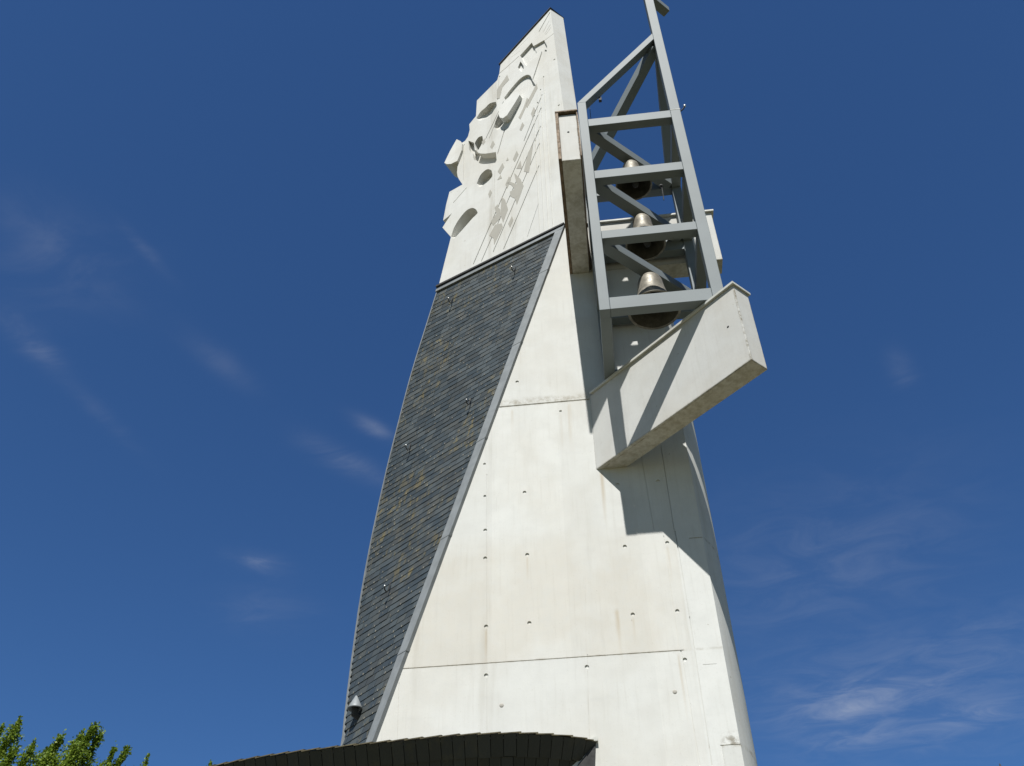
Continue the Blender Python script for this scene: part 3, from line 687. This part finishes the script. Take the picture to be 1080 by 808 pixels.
for (u, v, Y, lean, big) in ((20, 762, 10, .5, 1.3), (35, 786, 9.6, .4, 1.0), (2, 768, 10.4, .3, 1.0), (64, 779, 10, .6, 1.3), (100, 768, 9.8, .9, 1.5), (86, 776, 10.2, .7, 1.2), (106, 775, 10, .7, 1.0),
                          (134, 791, 10, .9, .9), (120, 791, 9.7, .6, .7), (156, 798, 10.1, .6, .25), (52, 790, 10.3, .4, 1.2), (15, 790, 9.5, .3, 1.2), (80, 790, 9.4, .5, 1.2), (222, 806, 9.8, .6, .12), (-20, 770, 10, .3, 1.2), (60, 800, 9.9, .4, .5)):
    tips.append((atY(u, v, Y), lean, big))
for k in range(16): tips.append(((-14.6+random.uniform(-2.4, 3.4), 10+random.uniform(-2.2, 2.2), random.uniform(7.6, 10.4)), random.uniform(-.4, .7), 1.1))
tree((-14.6, 10, 0), tips, 'green leafy tree with upswept shoots at the lower left')
pole_p = onY(1054.2, 805.5, 6)
mb = MB(); mb.tube([(pole_p.x, 6, 0), (pole_p.x, 6, pole_p.z-.06), (pole_p.x, 6, pole_p.z)], [.05, .022, .008], 10)
po = part('pole', mb, 'dark_iron', origin=(pole_p.x, 6, 0)); tag(po, 'thin dark pole whose tip just shows at the lower right', 'pole')

gd = MB(); gd.add([(-3000, -3000, 0), (3000, -3000, 0), (3000, 3000, 0), (-3000, 3000, 0)], [(0, 1, 2, 3)])
g_o = part('ground', gd, 'dry_grass_ground', origin=(0, 0, 0)); tag(g_o, kind='structure')

# ------------------------------------------------------------------ light and sky
EL = R(57.0); AZ = R(2.6)
sd = bpy.data.lights.new('sun', 'SUN'); sd.energy = 5.0; sd.angle = R(.53); sd.color = (1, .985, .945)
so = bpy.data.objects.new('sun', sd); COL.objects.link(so)
sray = Vector((math.sin(AZ)*math.cos(EL), math.cos(AZ)*math.cos(EL), -math.sin(EL)))
so.rotation_euler = sray.to_track_quat('-Z', 'Y').to_euler(); so.location = (0, -20, 30)
w = bpy.data.worlds.new('World'); S.world = w; w.use_nodes = True; nt = w.node_tree
bg = nt.nodes['Background']
sky = N(nt, 'ShaderNodeTexSky'); sky.sky_type = 'NISHITA'; sky.sun_disc = False; sky.sun_elevation = EL; sky.sun_rotation = math.pi+AZ
sky.air_density = 1.0; sky.dust_density = .0; sky.ozone_density = 2.0; sky.altitude = 600
bg.inputs['Strength'].default_value = .066
# wisps of cirrus: noise on a cloud plane high above, gathered where the wisps stand in the sky
tc = N(nt, 'ShaderNodeTexCoord'); gen = tc.outputs['Generated']
sx, sy, sz = sepz(nt, gen)
zc = mth(nt, 'MAXIMUM', sz, .05); cx = mth(nt, 'DIVIDE', sx, zc); cy = mth(nt, 'DIVIDE', sy, zc)
cv = N(nt, 'ShaderNodeCombineXYZ'); nt.links.new(cx, cv.inputs[0]); nt.links.new(cy, cv.inputs[1])
total = None
def wisp(u0, v0, u1, v1, wd, amp):
    """one streak from a to b on the cloud plane"""
    global total
    def q(u, v): d = ray(u, v); return Vector((d.x/d.z, d.y/d.z))
    a, b = q(u0, v0), q(u1, v1); c = (a+b)/2; d = b-a; L = d.length/2+1e-4; ang = math.atan2(d.y, d.x)
    um, vm = (u0+u1)/2, (v0+v1)/2; pxl = math.hypot(u1-u0, v1-v0) or 1
    nx, ny = -(v1-v0)/pxl, (u1-u0)/pxl; e = q(um+nx*wd, vm+ny*wd)-c
    W_ = abs(e.x*-math.sin(ang)+e.y*math.cos(ang))+1e-4
    x = mth(nt, 'SUBTRACT', cx, c.x); y = mth(nt, 'SUBTRACT', cy, c.y)
    a1 = mth(nt, 'DIVIDE', mth(nt, 'ADD', mth(nt, 'MULTIPLY', x, math.cos(ang)), mth(nt, 'MULTIPLY', y, math.sin(ang))), L)
    a2 = mth(nt, 'DIVIDE', mth(nt, 'ADD', mth(nt, 'MULTIPLY', x, -math.sin(ang)), mth(nt, 'MULTIPLY', y, math.cos(ang))), W_)
    r2 = mth(nt, 'ADD', mth(nt, 'POWER', mth(nt, 'ABSOLUTE', a1), 2), mth(nt, 'POWER', mth(nt, 'ABSOLUTE', a2), 2))
    g_ = mth(nt, 'MULTIPLY', mth(nt, 'EXPONENT', mth(nt, 'MULTIPLY', r2, -1.3)), amp)
    total = g_ if total is None else mth(nt, 'ADD', total, g_)
for a in ((5, 330, 60, 390, 15, .17), (128, 235, 175, 288, 7, .09), (70, 400, 150, 480, 10, .055), (195, 350, 265, 410, 14, .07), (315, 460, 405, 508, 13, .15), (372, 438, 414, 464, 9, .20), (0, 210, 110, 300, 30, .05),
          (248, 586, 300, 597, 10, .40), (230, 640, 330, 650, 25, .08), (940, 370, 960, 410, 14, .10), (800, 752, 975, 728, 18, .15), (840, 768, 965, 726, 8, .20), (860, 735, 980, 712, 9, .17), (985, 765, 1080, 742, 14, .20), (760, 560, 980, 620, 90, .10), (980, 660, 1080, 700, 60, .10), (800, 700, 1080, 780, 70, .14), (0, 230, 120, 330, 60, .06), (820, 790, 1000, 770, 20, .12)):
    wisp(*a)
mp = N(nt, 'ShaderNodeMapping'); mp.inputs['Rotation'].default_value = (0, 0, R(20)); mp.inputs['Scale'].default_value = (6, 10, 1)
nt.links.new(cv.outputs[0], mp.inputs[0])
nz = N(nt, 'ShaderNodeTexNoise'); nz.inputs['Scale'].default_value = 1.0; nz.inputs['Detail'].default_value = 8; nz.inputs['Roughness'].default_value = .62; nz.inputs['Distortion'].default_value = .8
nt.links.new(mp.outputs[0], nz.inputs['Vector'])
cf = mth(nt, 'MULTIPLY', total, ramp(nt, nz.outputs['Fac'], .32, .76, .10, .95))
gain = N(nt, 'ShaderNodeMix'); gain.data_type = 'RGBA'; gain.blend_type = 'MIX'
nt.links.new(mth(nt, 'MINIMUM', cf, .9), gain.inputs[0]); tint = N(nt, 'ShaderNodeMix'); tint.data_type = 'RGBA'; tint.blend_type = 'MULTIPLY'; tint.inputs[0].default_value = 1; nt.links.new(mix(nt, ramp(nt, sy, -.15, .25), (.56, .66, .70), (.45, .75, 1.09)), tint.inputs[7])
nt.links.new(sky.outputs[0], tint.inputs[6]); nt.links.new(tint.outputs[2], gain.inputs[6]); gain.inputs[7].default_value = (6.0, 6.4, 7.2, 1)
nt.links.new(gain.outputs[2], bg.inputs['Color'])

S.view_settings.view_transform = 'Standard'; S.view_settings.look = 'None'; S.view_settings.exposure = .44; S.view_settings.gamma = 1
S.view_settings.use_curve_mapping = False
S.render.engine = 'CYCLES'; S.cycles.max_bounces = 6
